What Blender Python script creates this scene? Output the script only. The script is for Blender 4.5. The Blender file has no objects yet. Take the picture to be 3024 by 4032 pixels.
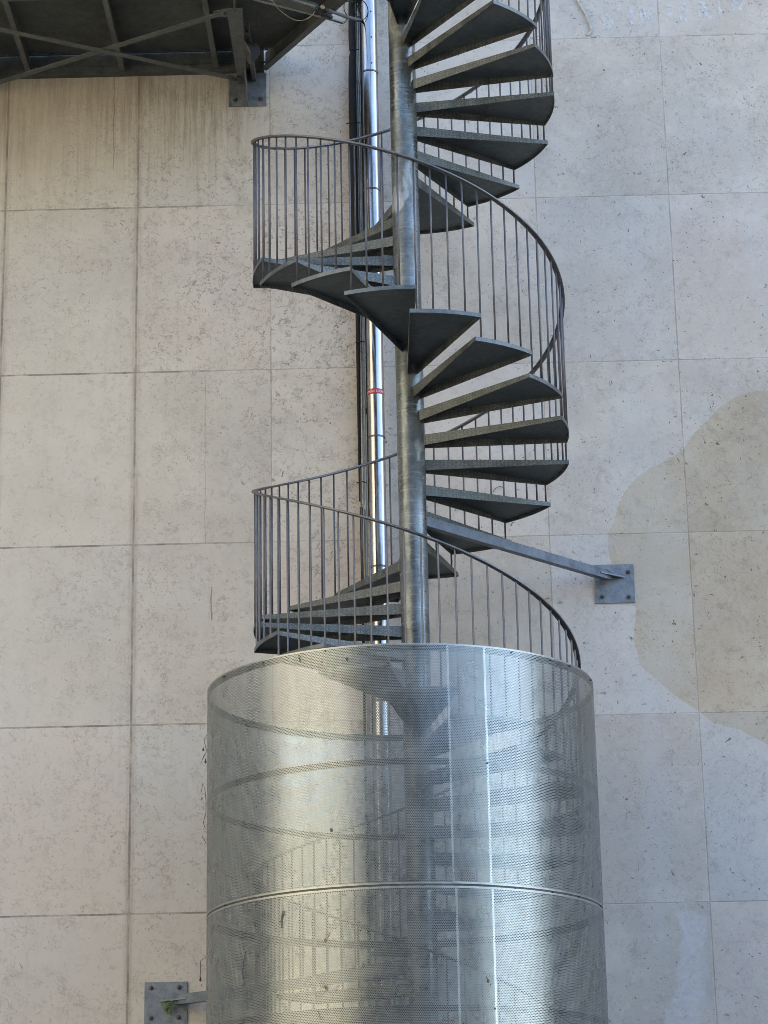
import bpy, bmesh, math, random
import numpy as np
from mathutils import Vector, Matrix
random.seed(7)
sc = bpy.context.scene
COL = sc.collection
PI = math.pi
ZO = 1.6                      # camera eye height above the ground

# ------------------------------------------------------------------ camera
S = 1.05
PITCH, YAW, ROLL, FPX = 0.31017, -0.0120, -0.01933, 9842.4
fw = Vector((math.sin(YAW)*math.cos(PITCH), math.cos(YAW)*math.cos(PITCH), math.sin(PITCH)))
r0 = Vector((math.cos(YAW), -math.sin(YAW), 0)); u0 = r0.cross(fw)
rr = r0*math.cos(ROLL)+u0*math.sin(ROLL); uu = -r0*math.sin(ROLL)+u0*math.cos(ROLL)
cd = bpy.data.cameras.new('camera'); cam = bpy.data.objects.new('camera', cd); COL.objects.link(cam)
M = Matrix((( rr.x, uu.x, -fw.x, -0.0004), (rr.y, uu.y, -fw.y, -15.737), (rr.z, uu.z, -fw.z, ZO), (0, 0, 0, 1)))
cam.matrix_world = M
cd.sensor_fit = 'VERTICAL'; cd.sensor_height = 24.0; cd.lens = 24.0*FPX/4032.0
cd.clip_end = 400; cd.clip_start = 0.1
sc.camera = cam

# ------------------------------------------------------------------ light
SUNV = Vector((0.80, 0.17, 0.60)).normalized()      # towards the sun: right of and behind the wall
w = bpy.data.worlds.new('World'); sc.world = w; w.use_nodes = True
nt = w.node_tree; nt.nodes.clear()
sky = nt.nodes.new('ShaderNodeTexSky'); sky.sky_type = 'NISHITA'; sky.sun_disc = False
sky.sun_elevation = math.asin(SUNV.z); sky.sun_rotation = math.atan2(SUNV.x, SUNV.y)
sky.air_density = 1.0; sky.dust_density = 0.5; sky.ozone_density = 2.0
bg = nt.nodes.new('ShaderNodeBackground'); bg.inputs[1].default_value = 0.13
wo = nt.nodes.new('ShaderNodeOutputWorld')
nt.links.new(sky.outputs[0], bg.inputs[0]); nt.links.new(bg.outputs[0], wo.inputs[0])
sd = bpy.data.lights.new('sun', 'SUN'); sd.energy = 4.0; sd.angle = math.radians(0.5); sd.color = (1, .93, .82)
sun = bpy.data.objects.new('sun', sd); COL.objects.link(sun); sun.rotation_euler = SUNV.to_track_quat('Z', 'Y').to_euler()
sc.view_settings.view_transform = 'Standard'; sc.view_settings.look = 'None'
sc.view_settings.exposure = 2.43; sc.view_settings.gamma = 1
sc.cycles.transparent_max_bounces = 24; sc.cycles.max_bounces = 8; sc.cycles.diffuse_bounces = 4
sc.cycles.glossy_bounces = 4
sc.cycles.use_denoising = True; sc.cycles.denoising_prefilter = 'NONE'; sc.cycles.denoising_input_passes = 'RGB_ALBEDO_NORMAL'
sc.cycles.filter_width = 0.85; sc.cycles.pixel_filter_type = 'BLACKMAN_HARRIS'

# ------------------------------------------------------------------ materials
class NG:
    """tiny node-graph helper"""
    def __init__(s, name):
        s.m = bpy.data.materials.new(name); s.m.use_nodes = True; s.t = s.m.node_tree; s.t.nodes.clear()
        s.out = s.n('OutputMaterial'); s.b = s.n('BsdfPrincipled'); s.l(s.b.outputs[0], s.out.inputs[0])
    def n(s, k, **kw):
        x = s.t.nodes.new('ShaderNode'+k)
        for a, v in kw.items(): setattr(x, a, v)
        return x
    def l(s, a, b): s.t.links.new(a, b)
    def put(s, x, i, v):
        if isinstance(v, bpy.types.NodeSocket): s.l(v, x.inputs[i])
        elif v is not None: x.inputs[i].default_value = v
    def math(s, op, a, b=None, c=None, clamp=False):
        x = s.n('Math', operation=op, use_clamp=clamp)
        s.put(x, 0, a); s.put(x, 1, b); s.put(x, 2, c); return x.outputs[0]
    def mix(s, f, a, b, blend='MIX'):
        x = s.n('Mix', data_type='RGBA', blend_type=blend, clamp_factor=True)
        s.put(x, 0, f); s.put(x, 6, a if not isinstance(a, tuple) else (*a, 1)); s.put(x, 7, b if not isinstance(b, tuple) else (*b, 1))
        return x.outputs[2]
    def rng(s, v, a, b, c=0., d=1., smooth=False):
        x = s.n('MapRange'); x.interpolation_type = 'SMOOTHSTEP' if smooth else 'LINEAR'
        s.put(x, 0, v); s.put(x, 1, a); s.put(x, 2, b); s.put(x, 3, c); s.put(x, 4, d); return x.outputs[0]
    def noise(s, vec, scale, detail=4, rough=.55, dist=0.):
        x = s.n('TexNoise'); s.l(vec, x.inputs['Vector']); x.inputs['Scale'].default_value = scale
        x.inputs['Detail'].default_value = detail; x.inputs['Roughness'].default_value = rough
        x.inputs['Distortion'].default_value = dist; return x.outputs['Fac']
    def obj(s): return s.n('TexCoord').outputs['Object']
    def geo(s): return s.n('NewGeometry').outputs['Position']
    def scale(s, vec, sx, sy, sz, off=(0, 0, 0)):
        x = s.n('Mapping'); s.l(vec, x.inputs[0]); x.inputs[3].default_value = (sx, sy, sz); x.inputs[1].default_value = off
        return x.outputs[0]
    def xyz(s, vec):
        x = s.n('SeparateXYZ'); s.l(vec, x.inputs[0]); return x.outputs
    def bump(s, h, strength=.3, dist=.01):
        x = s.n('Bump'); s.l(h, x.inputs['Height']); x.inputs['Strength'].default_value = strength
        x.inputs['Distance'].default_value = dist; s.l(x.outputs[0], s.b.inputs['Normal'])
    def set(s, **kw):
        for k, v in kw.items():
            k = {'color': 'Base Color', 'rough': 'Roughness', 'metal': 'Metallic', 'alpha': 'Alpha', 'spec': 'Specular IOR Level'}[k]
            if isinstance(v, tuple): v = (*v, 1)
            s.put(s.b, k, v)
        return s

def galv(name, lo, hi, metal=.8, rlo=.38, rhi=.62, scale=9, lozenge=False, ripple=0, rust=0.0):
    g = NG(name); o = g.geo()
    n1 = g.noise(o, scale, 6, .65); n2 = g.noise(o, scale*6, 3, .6)
    f = g.rng(g.math('ADD', g.math('MULTIPLY', n1, .7), g.math('MULTIPLY', n2, .3)), .34, .66, smooth=True)
    c = g.mix(f, lo, hi)
    if rust:
        rn = g.rng(g.noise(o, 5, 6, .7), .56, .72, smooth=True)
        c = g.mix(g.math('MULTIPLY', rn, rust), c, (.16, .12, .08))
    h = n2
    if lozenge:
        q = g.xyz(g.obj()); k = PI/.021
        # raised bars, slanting alternately left and right from cell to cell
        a = g.math('SINE', g.math('MULTIPLY', q[0], PI/.027)); b = g.math('SINE', g.math('MULTIPLY', q[2], PI/.024))
        sgn = g.math('SIGN', g.math('MULTIPLY', a, b))
        q1 = g.math('MULTIPLY', g.math('SUBTRACT', n2, .5), .012)
        ln = g.math('ADD', g.math('ADD', q[2], q1), g.math('MULTIPLY', g.math('MULTIPLY', q[0], sgn), .7))
        p = g.math('MULTIPLY', g.rng(g.math('COSINE', g.math('MULTIPLY', ln, 2*PI/.019)), .1, .8, smooth=True), g.rng(g.math('ABSOLUTE', a), .3, .7, smooth=True))
        c = g.mix(g.math('MULTIPLY', p, g.rng(n1, .35, .65, .12, .75)), c, (.26, .27, .25))
        h = g.math('ADD', g.math('MULTIPLY', n2, .3), p)
    if ripple:
        rp = g.noise(g.scale(o, 2.2, 2.2, 34), 1.6, 4, .6, .6)
        rp2 = g.noise(g.scale(o, 1, 1, .55), 3.2, 4, .6, .4)
        h = g.math('ADD', g.math('MULTIPLY', rp, ripple), n2)
        c = g.mix(g.math('MULTIPLY', g.rng(rp, .55, .75), .3), c, (.62, .62, .62))
        c = g.mix(g.math('MULTIPLY', g.rng(rp2, .60, .68, smooth=True), .7), c, (.46, .48, .49))  # pale worn patches, with bright reflections also put into the colour
        r = g.rng(g.math('ADD', g.math('MULTIPLY', rp2, .75), g.math('MULTIPLY', rp, .25)), .38, .62, rlo, rhi, smooth=True)
    else:
        r = g.rng(n1, .35, .65, rlo, rhi)
    g.bump(h, .35, .004); g.set(color=c, rough=r, metal=metal); return g.m

M_tread = galv('galvanised_checker_plate', (.062, .07, .068), (.13, .139, .133), .42, .36, .6, 12, lozenge=True)
M_under = galv('galvanised_tread_underside', (.075, .09, .09), (.145, .165, .165), .3, .5, .7, 5, rust=.3)
M_edge = galv('galvanised_flange', (.08, .09, .094), (.155, .17, .17), .45, .36, .55, 12)
M_col = galv('galvanised_column', (.085, .095, .096), (.18, .195, .192), .6, .2, .6, 6, ripple=1.0)
M_rail = galv('handrail_steel', (.10, .096, .10), (.17, .165, .165), .6, .35, .55, 14)
M_bal = galv('baluster_steel', (.085, .08, .088), (.15, .145, .15), .5, .4, .55, 10)
M_plate = galv('bracket_plate_steel', (.15, .17, .19), (.27, .29, .31), .55, .4, .65, 14, rust=.35)
M_arm = galv('bracket_arm_steel', (.095, .118, .145), (.18, .205, .235), .5, .35, .6, 9, rust=.3)
M_bridge = galv('bridge_steel', (.095, .102, .094), (.16, .168, .155), .25, .6, .8, 16, rust=.25)
M_deck = galv('bridge_deck_plate', (.06, .068, .064), (.12, .13, .12), .25, .6, .8, 9)
M_conduit = galv('conduit_steel', (.22, .25, .245), (.36, .39, .385), .8, .28, .42, 15)
M_hoop = galv('hoop_steel', (.06, .063, .06), (.11, .112, .105), .4, .45, .6, 20)

def plain(name, col, rough=.5, metal=0., var=.25, scale=30):
    g = NG(name); n = g.noise(g.obj(), scale, 4)
    g.set(color=g.mix(g.rng(n, .3, .7), tuple(c*(1-var) for c in col), tuple(min(1, c*(1+var)) for c in col)), rough=rough, metal=metal)
    g.bump(n, .15, .002); return g.m
M_black = plain('black_rubber', (.006, .006, .008), .8)
M_box = plain('grey_plastic', (.24, .24, .21), .5)
M_bolt = plain('bolt_steel', (.12, .11, .11), .45, .7)
M_red = plain('red_label', (.42, .03, .055), .35, 0, .08)
M_white = plain('white_lettering', (.75, .70, .66), .5, 0, .1)
M_cream = plain('cream_cord', (.46, .43, .35), .7)
M_lightgrey = plain('light_grey_plastic', (.30, .30, .26), .5)
M_speaker = plain('dark_grey_enamel', (.03, .03, .036), .75)
M_leafred = plain('dead_red_leaf', (.10, .012, .014), .6)
M_leafgreen = plain('green_moss', (.17, .24, .09), .9)
M_twig = plain('dry_twig', (.12, .095, .08), .9)
M_asphalt = plain('asphalt', (.05, .05, .05), .9, 0, .2, 6)
M_cream_wall = plain('cream_render', (.58, .52, .38), .85, 0, .06, 1)
M_dark_wall = plain('grey_brown_facade', (.085, .084, .074), .85, 0, .15, 1)
M_glass = plain('window_glass', (.03, .035, .04), .12, 0, .1, 1)
M_trim = plain('window_trim', (.35, .34, .31), .7, 0, .1, 3)

def chrome():
    g = NG('polished_stainless'); o = g.geo()
    n = g.noise(g.scale(o, 1, 1, .35), 7, 4, .6)
    g.set(color=g.mix(g.rng(n, .4, .65), (.33, .32, .32), (.46, .45, .45)), metal=1., rough=g.rng(n, .35, .65, .16, .30))
    g.bump(g.noise(g.scale(o, 1, 1, .25), 5, 2), .12, .01); return g.m
M_chrome = chrome()

def perforated(name, pitch=.0108, dia=.0077, phase=0., lo=(.27, .29, .285), hi=(.355, .378, .368), metal=.76, rr=(.25, .34)):
    """sheet with real round holes in a staggered grid laid out in metres (UV)"""
    g = NG(name); uv = g.n('UVMap').outputs[0]
    u, v, _ = g.xyz(uv); row = pitch*math.sqrt(3)
    def cell(off):
        a = g.math('MULTIPLY', g.math('SUBTRACT', g.math('FRACT', g.math('ADD', g.math('DIVIDE', u, pitch), off+phase)), .5), pitch)
        b = g.math('MULTIPLY', g.math('SUBTRACT', g.math('FRACT', g.math('ADD', g.math('DIVIDE', v, row), off+phase)), .5), row)
        return g.math('SQRT', g.math('ADD', g.math('MULTIPLY', a, a), g.math('MULTIPLY', b, b)))
    d = g.math('MINIMUM', cell(0.), cell(.5))
    alpha = g.math('GREATER_THAN', d, dia/2)
    o = g.geo()
    n = g.noise(o, 6, 5, .6); st = g.noise(g.scale(o, 6, 6, .7), 1.5, 5, .65)
    f = g.rng(g.math('ADD', g.math('MULTIPLY', n, .5), g.math('MULTIPLY', st, .5)), .36, .62, smooth=True)
    g.set(color=g.mix(f, lo, hi), metal=metal, rough=g.rng(n, .35, .65, *rr), alpha=alpha)
    g.bump(n, .06, .006); g.m.use_transparent_shadow = True; return g.m
M_perf = perforated('perforated_galvanised_sheet')
M_perf2 = perforated('perforated_overlap_sheet', lo=(.24, .245, .235), hi=(.34, .345, .325))
M_dot = perforated('perforated_sheet_margin', phase=.1, dia=.0052, lo=(.44, .45, .42), hi=(.56, .57, .54))
M_drain = perforated('perforated_deck_strip', pitch=.026, dia=.0075, lo=(.04, .04, .038), hi=(.07, .07, .065), metal=.2)
M_sheet = galv('galvanised_sheet_edge', (.30, .31, .295), (.42, .43, .40), .75, .3, .45, 20)

# ------------------------------------------------------------------ helpers
def tag(o, label=None, cat=None, group=None, kind=None):
    if label: o['label'] = label
    if cat: o['category'] = cat
    if group: o['group'] = group
    if kind: o['kind'] = kind
    return o
def link(name, me, parent=None, loc=None, mat=None):
    o = bpy.data.objects.new(name, me); COL.objects.link(o)
    if mat:
        me.materials.clear(); me.materials.append(mat)
    if parent: o.parent = parent
    if loc is not None: o.location = loc
    return o
def empty(name, loc=(0, 0, 0)):
    o = bpy.data.objects.new(name, None); COL.objects.link(o); o.location = loc; o.empty_display_size = .1; return o
def bm_obj(name, bm, mat, parent=None, smooth=False, loc=None):
    me = bpy.data.meshes.new(name); bmesh.ops.recalc_face_normals(bm, faces=bm.faces); bm.to_mesh(me); bm.free()
    if smooth:
        for p in me.polygons: p.use_smooth = True
        try: me.set_sharp_from_angle(angle=math.radians(40))
        except Exception: pass
    if parent is not None and loc is None:           # meshes are written in world coordinates
        me.transform(Matrix.Translation(-Vector(parent.matrix_basis.translation)))
    return link(name, me, parent, loc, mat)
def box(bm, a, b):
    vs = [bm.verts.new((x, y, z)) for x in (a[0], b[0]) for y in (a[1], b[1]) for z in (a[2], b[2])]
    for f in ((0, 1, 3, 2), (4, 6, 7, 5), (0, 4, 5, 1), (2, 3, 7, 6), (0, 2, 6, 4), (1, 5, 7, 3)): bm.faces.new([vs[i] for i in f])
    return vs
def bar(bm, p, q, w_, h_, up=(0, 0, 1)):
    p, q, up = Vector(p), Vector(q), Vector(up); d = (q-p).normalized(); s = d.cross(up).normalized(); t = s.cross(d)
    vs = []
    for e in (p, q):
        for i, j in ((-1, -1), (1, -1), (1, 1), (-1, 1)): vs.append(bm.verts.new(e+s*(i*w_/2)+t*(j*h_/2)))
    for f in ((0, 1, 2, 3), (7, 6, 5, 4), (0, 4, 5, 1), (1, 5, 6, 2), (2, 6, 7, 3), (3, 7, 4, 0)): bm.faces.new([vs[i] for i in f])
def tube(bm, pts, rad, seg=10, cap=True):
    pts = [Vector(p) for p in pts]; rad = rad if isinstance(rad, (list, tuple)) else [rad]*len(pts); rings = []
    n = None
    for i, p in enumerate(pts):
        d = (pts[min(i+1, len(pts)-1)]-pts[max(i-1, 0)]).normalized()
        if n is None: n = d.orthogonal().normalized()
        n = (n-d*n.dot(d)).normalized(); b = d.cross(n)
        rings.append([bm.verts.new(p+(n*math.cos(2*PI*k/seg)+b*math.sin(2*PI*k/seg))*rad[i]) for k in range(seg)])
    for a, b in zip(rings, rings[1:]):
        for k in range(seg): bm.faces.new((a[k], a[(k+1) % seg], b[(k+1) % seg], b[k]))
    if cap: bm.faces.new(rings[0][::-1]); bm.faces.new(rings[-1])
def lathe(bm, prof, c, axis='Z', seg=32):
    c = Vector(c); rings = []
    for r_, h in prof:
        ring = []
        for k in range(seg):
            a = 2*PI*k/seg; v = Vector((r_*math.cos(a), r_*math.sin(a), h))
            if axis == 'Y': v = Vector((v.x, -v.z, v.y))
            elif axis != 'Z': v = axis @ v
            ring.append(bm.verts.new(c+v))
        rings.append(ring)
    for a, b in zip(rings, rings[1:]):
        for k in range(seg): bm.faces.new((a[k], a[(k+1) % seg], b[(k+1) % seg], b[k]))
    bm.faces.new(rings[0][::-1]); bm.faces.new(rings[-1])
def P(x, y, z): return (x, y, z+ZO)

# ------------------------------------------------------------------ ground
bm = bmesh.new(); bmesh.ops.create_grid(bm, x_segments=8, y_segments=8, size=120)
tag(bm_obj('ground', bm, M_asphalt), kind='structure')

# ------------------------------------------------------------------ stone wall
W = 1.518
WX0, PW, WZ0, PH = -3.0266, 1.00221, 9.3236+ZO, 1.33337
LEFT_JOINTS = True
def grid_lines(lo, hi, step, far_lo, far_hi):
    a = list(np.arange(lo, hi+1e-6, step)); b = list(np.linspace(far_lo, lo, 8)[:-1]); c = list(np.linspace(hi, far_hi, 8)[1:])
    return np.array(b+a+c)
xs = grid_lines(-3.6, 3.4, .02, -26, 30); zs = grid_lines(3.0, 11.8, .02, 0, 22)
X, Z = np.meshgrid(xs, zs); nx, nz = len(xs), len(zs)
def wallpt(px, py):
    d = fw*FPX+rr*(px-1512)-uu*(py-2016); t = (W+15.737)/d.y
    return (-0.0004+d.x*t, ZO+d.z*t)
def sdf_poly(pts, X, Z):
    d = np.full(X.shape, 1e9); s = np.ones(X.shape); n = len(pts)
    for i in range(n):
        ax, az = pts[i]; bx, bz = pts[(i+1) % n]; ex, ez = bx-ax, bz-az; wx, wz = X-ax, Z-az
        t = np.clip((wx*ex+wz*ez)/(ex*ex+ez*ez+1e-12), 0, 1)
        d = np.minimum(d, (wx-ex*t)**2+(wz-ez*t)**2)
        c1 = Z >= az; c2 = Z < bz; c3 = ex*wz > ez*wx
        flip = (c1 & c2 & c3) | (~c1 & ~c2 & ~c3); s = np.where(flip, -s, s)
    return s*np.sqrt(d)
k = .7233
stain_px = [(1001,192),(930,193),(850,212),(780,250),(720,300),(650,375),(590,432),(540,510),(440,575),(360,610),(280,670),(220,745),(185,825),(160,910),(135,960),(128,1040),(145,1130),(180,1230),(230,1320),(285,1380),(275,1460),(268,1550),(292,1620),(305,1690),(380,1750),(480,1840),(560,1895),(620,1935),(700,2000),(850,2040),(950,2090),(1001,2120)]
stain_px = [(2300+a*k, 1400+b*k) for a, b in stain_px]+[(3500, 3000), (3900, 2500), (3900, 1800), (3400, 1500)]
stain = sdf_poly([wallpt(*p) for p in stain_px], X, Z)
chalk_px = [(2500+a*.3159, 3400+b*.3159) for a, b in [(560,560),(760,600),(900,680),(930,800),(890,1000),(900,1300),(880,1700),(820,1800),(800,2001),(820,2300),(380,2300),(370,1950),(340,1820),(480,1740),(500,1500),(500,1300),(560,1080),(600,900),(570,760),(500,640)]]
chalk = sdf_poly([wallpt(*p) for p in chalk_px], X, Z)
co = np.stack([X, np.full(X.shape, W), Z], -1).reshape(-1, 3)
me = bpy.data.meshes.new('stone_wall')
idx = np.arange(nx*nz).reshape(nz, nx)
q = np.stack([idx[:-1, :-1], idx[:-1, 1:], idx[1:, 1:], idx[1:, :-1]], -1).reshape(-1, 4)
# back, top and sides make it a real 0.5 m thick wall
extra = np.array([[xs[0], W+.5, zs[0]], [xs[-1], W+.5, zs[0]], [xs[-1], W+.5, zs[-1]], [xs[0], W+.5, zs[-1]]])
co = np.vstack([co, extra]); e0 = nx*nz
c00, c10, c11, c01 = idx[0, 0], idx[0, -1], idx[-1, -1], idx[-1, 0]
q = np.vstack([q, [[e0+1, e0, e0+3, e0+2], [c01, c11, e0+2, e0+3], [e0, c00, c01, e0+3], [c10, e0+1, e0+2, c11]]])
me.vertices.add(len(co)); me.vertices.foreach_set('co', co.ravel().astype('f'))
me.loops.add(q.size); me.loops.foreach_set('vertex_index', q.ravel().astype('i'))
me.polygons.add(len(q)); me.polygons.foreach_set('loop_start', np.arange(0, q.size, 4, dtype='i'))
me.update(calc_edges=True)
for nm, arr in (('stain', stain), ('chalk', chalk)):
    at = me.attributes.new(nm, 'FLOAT', 'POINT'); at.data.foreach_set('value', np.append(arr.ravel(), [5]*4).astype('f'))

def limestone():
    g = NG('limestone_slabs'); o = g.geo(); x, y, z = g.xyz(o)
    o2 = g.scale(o, 1, 1, 1)
    gx = g.math('DIVIDE', g.math('SUBTRACT', x, WX0), PW); gz = g.math('DIVIDE', g.math('SUBTRACT', WZ0, z), PH)
    ix = g.math('FLOOR', gx); iz = g.math('FLOOR', gz)
    fx = g.math('MULTIPLY', g.math('PINGPONG', gx, .5), PW); fz = g.math('MULTIPLY', g.math('PINGPONG', gz, .5), PH)
    cmb = g.n('CombineXYZ'); g.l(ix, cmb.inputs[0]); g.l(iz, cmb.inputs[1])
    wn = g.n('TexWhiteNoise'); wn.noise_dimensions = '3D'; g.l(cmb.outputs[0], wn.inputs[0])
    slab = wn.outputs['Value']; wc = g.xyz(wn.outputs['Color'])
    # shift the pattern per slab so the veins break at the joints
    off = g.n('VectorMath', operation='SCALE'); g.l(wn.outputs['Color'], off.inputs[0]); off.inputs['Scale'].default_value = 17.
    vo = g.n('VectorMath', operation='ADD'); g.l(o, vo.inputs[0]); g.l(off.outputs[0], vo.inputs[1]); v = vo.outputs[0]
    big = g.noise(v, 1.1, 3, .6); mid = g.noise(v, 4.5, 5, .62); fine = g.noise(v, 60, 3, .7)
    c = g.mix(g.rng(big, .35, .65, smooth=True), (.495, .43, .355), (.63, .562, .475))
    c = g.mix(g.math('MULTIPLY', g.rng(mid, .42, .7, smooth=True), .5), c, (.47, .42, .385))
    c = g.mix(g.math('MULTIPLY', g.rng(wc[0], .5, 1., smooth=True), .6), c, (.58, .475, .415))   # some slabs pinkish
    c = g.mix(g.math('MULTIPLY', g.rng(wc[1], .5, 1., smooth=True), .5), c, (.56, .55, .53))      # some slabs greyer
    sh = g.rng(slab, 0, 1, .91, 1.06)
    c = g.mix(1., c, g.comb(sh), 'MULTIPLY')
    c = g.mix(g.rng(fine, .25, .75, 0, .35), c, (.56, .545, .51))
    # fossil flecks: short curved dark marks gathered in clouds
    cloud = g.rng(g.noise(v, 2.6, 4, .7), .40, .58, .2, 1., smooth=True)
    warp = g.n('TexNoise'); g.l(v, warp.inputs['Vector']); warp.inputs['Scale'].default_value = 14; warp.inputs['Detail'].default_value = 3
    wv = g.n('VectorMath', operation='SCALE'); g.l(warp.outputs['Color'], wv.inputs[0]); wv.inputs['Scale'].default_value = .12
    vv = g.n('VectorMath', operation='ADD'); g.l(v, vv.inputs[0]); g.l(wv.outputs[0], vv.inputs[1])
    vr = g.n('TexVoronoi', feature='DISTANCE_TO_EDGE'); g.l(vv.outputs[0], vr.inputs['Vector']); vr.inputs['Scale'].default_value = 15
    cut = g.rng(g.noise(v, 26, 3, .65), .47, .58, smooth=True)
    leftx = g.rng(x, .6, -.6, 0, 1, smooth=True)
    amt = g.rng(wc[2], 0, 1, .45, 1.)                        # how marked each slab is
    vein = g.math('MULTIPLY', g.math('MULTIPLY', g.rng(vr.outputs['Distance'], .02, .085, 1, 0, smooth=True), cut), g.math('MULTIPLY', cloud, amt))
    vs_ = g.n('TexVoronoi', feature='F1'); g.l(vv.outputs[0], vs_.inputs['Vector']); vs_.inputs['Scale'].default_value = 34
    rs = g.rng(g.xyz(vs_.outputs['Color'])[0], .55, 1., 0, .32)
    pit = g.math('MULTIPLY', g.rng(g.math('SUBTRACT', rs, vs_.outputs['Distance']), 0, .1, smooth=True), g.rng(cloud, .1, .7, .3, 1.))
    vs2 = g.n('TexVoronoi', feature='F1'); g.l(g.scale(vv.outputs[0], 1, 1, 1.6), vs2.inputs['Vector']); vs2.inputs['Scale'].default_value = 9
    rs2 = g.rng(g.xyz(vs2.outputs['Color'])[1], .75, 1., 0, .24)
    pit2 = g.math('MULTIPLY', g.rng(g.math('SUBTRACT', g.math('ADD', rs2, g.math('MULTIPLY', g.math('SUBTRACT', fine, .5), .5)), vs2.outputs['Distance']), 0, .1, smooth=True), cloud)
    # long wandering hairline veins (contours of a rough noise), broken up
    cn = g.noise(v, 3.1, 7, .72, .5); cn2 = g.noise(v, 2.1, 7, .75, .3)
    vl = g.math('MULTIPLY', g.rng(g.math('ABSOLUTE', g.math('SUBTRACT', cn, .5)), .002, .011, 1, 0, smooth=True), g.rng(g.noise(v, 6, 4, .7), .46, .60, smooth=True))
    vl2 = g.math('MULTIPLY', g.rng(g.math('ABSOLUTE', g.math('SUBTRACT', cn2, .47)), .002, .009, 1, 0, smooth=True), g.rng(g.noise(v, 9, 4, .7), .47, .60, smooth=True))
    vl = g.math('MAXIMUM', vl, vl2)
    blot = g.rng(g.noise(v, 9, 6, .75), .50, .72, smooth=True)
    c = g.mix(g.math('MULTIPLY', blot, g.rng(leftx, 0, 1, .38, .55)), c, (.36, .30, .235))
    lt = g.rng(g.noise(v, 14, 5, .7), .52, .70, smooth=True)
    c = g.mix(g.math('MULTIPLY', lt, .35), c, (.62, .60, .555))
    c = g.mix(g.math('MULTIPLY', vein, g.rng(leftx, 0, 1, .35, .8)), c, (.21, .185, .155))
    c = g.mix(g.math('MULTIPLY', vl, g.rng(leftx, 0, 1, .36, .85)), c, (.22, .195, .165))
    c = g.mix(g.math('MULTIPLY', pit, .95), c, (.18, .15, .125))
    c = g.mix(g.math('MULTIPLY', pit2, .75), c, (.21, .175, .15))
    sp = g.rng(g.noise(v, 120, 2, .7), .60, .74, smooth=True)
    c = g.mix(g.math('MULTIPLY', sp, .5), c, (.26, .24, .21))
    # faded washing marks, in tall soft bands
    wash = g.rng(g.noise(g.scale(o, 1.6, 1, .35), 1.3, 4, .6), .5, .68, smooth=True)
    c = g.mix(g.math('MULTIPLY', wash, .22), c, (.58, .585, .58))
    # rain stains running down from the footbridge on the left
    under = g.rng(z, 7.2+ZO, 9.15+ZO, 0, 1, smooth=True); leftm = g.rng(x, -.95, -1.35, 0, 1, smooth=True)
    edge = g.noise(g.scale(o, 9, 1, .3), 1.9, 5, .7)
    um = g.math('MULTIPLY', g.rng(g.math('ADD', under, g.math('MULTIPLY', g.math('SUBTRACT', edge, .5), 1.1)), .35, 1.05, smooth=True), leftm)
    st = g.noise(g.scale(o, 15, 1, .8), 2.2, 8, .80)
    c = g.mix(g.math('MULTIPLY', um, g.math('MULTIPLY', g.rng(st, .36, .6, .22, 1., smooth=True), g.rng(g.noise(g.scale(o, 2.2, 1, 1), 2.1, 4, .6), .35, .62, .45, 1.))), c, (.125, .105, .078))
    leftw = g.rng(x, 0., -2.6, 0, 1, smooth=True)
    st2 = g.rng(g.noise(g.scale(o, 13, 1, .35), 1.9, 5, .7), .55, .72, smooth=True)
    c = g.mix(g.math('MULTIPLY', g.math('MULTIPLY', st2, leftw), .32), c, (.33, .285, .22))
    warm_bounce = g.math('MULTIPLY', leftw, g.rng(g.noise(o, .8, 2), .3, .6, .5, 1.))
    c = g.mix(g.math('MULTIPLY', warm_bounce, .55), c, (.62, .535, .405))  # warm bounced light towards the left, put into the stone colour
    # joints
    jw = g.noise(g.scale(o, 1, 1, 1), 5, 4, .7)
    lj = g.rng(x, -1.1, -1.6, 0., 1.)
    wd = g.math('ADD', g.rng(lj, 0, 1, .0024, .0052), g.math('MULTIPLY', g.math('SUBTRACT', jw, .5), .004))
    jx = g.rng(g.math('SUBTRACT', fx, wd), 0, .0035, 1, 0, smooth=True); jz = g.rng(g.math('SUBTRACT', fz, g.math('MULTIPLY', wd, .9)), 0, .003, 1, 0, smooth=True)
    jm = g.math('MAXIMUM', jx, jz)
    js = g.math('MULTIPLY', jm, g.rng(jw, .36, .62, .18, 1.))
    halo = g.math('MULTIPLY', g.rng(fx, .008, .05, 1, 0, smooth=True), lj)
    c = g.mix(g.math('MULTIPLY', halo, g.rng(st, .4, .6, .1, .55)), c, (.30, .235, .17))
    c = g.mix(g.math('MULTIPLY', js, g.rng(lj, 0, 1, .62, 1.)), c, (.24, .205, .165))
    # two hairline cracks
    for x0, z0, z1, a in ((wallpt(451, 300)[0], wallpt(451, 670)[1], wallpt(451, 300)[1], .5), (wallpt(832, 2400)[0], wallpt(832, 2440)[1], wallpt(832, 2310)[1], .7), (wallpt(808, 1700)[0], wallpt(808, 2140)[1], wallpt(808, 1470)[1], .25)):
        wob = g.math('ADD', x, g.math('MULTIPLY', g.math('SUBTRACT', g.noise(o, 9, 3), .5), .03))
        m1 = g.rng(g.math('ABSOLUTE', g.math('SUBTRACT', wob, x0)), .0015, .006, 1, 0, smooth=True)
        m2 = g.math('MULTIPLY', g.math('GREATER_THAN', z, z0), g.math('LESS_THAN', z, z1))
        c = g.mix(g.math('MULTIPLY', g.math('MULTIPLY', m1, m2), a), c, (.15, .11, .08))
    # damp-looking patch with a scalloped outline, right
    a1 = g.n('Attribute', attribute_name='stain').outputs['Fac']
    a1 = g.math('ADD', a1, g.math('MULTIPLY', g.math('SUBTRACT', g.noise(o, 22, 3), .5), .02))
    sm = g.rng(a1, -.006, .006, 1, 0, smooth=True)
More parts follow.
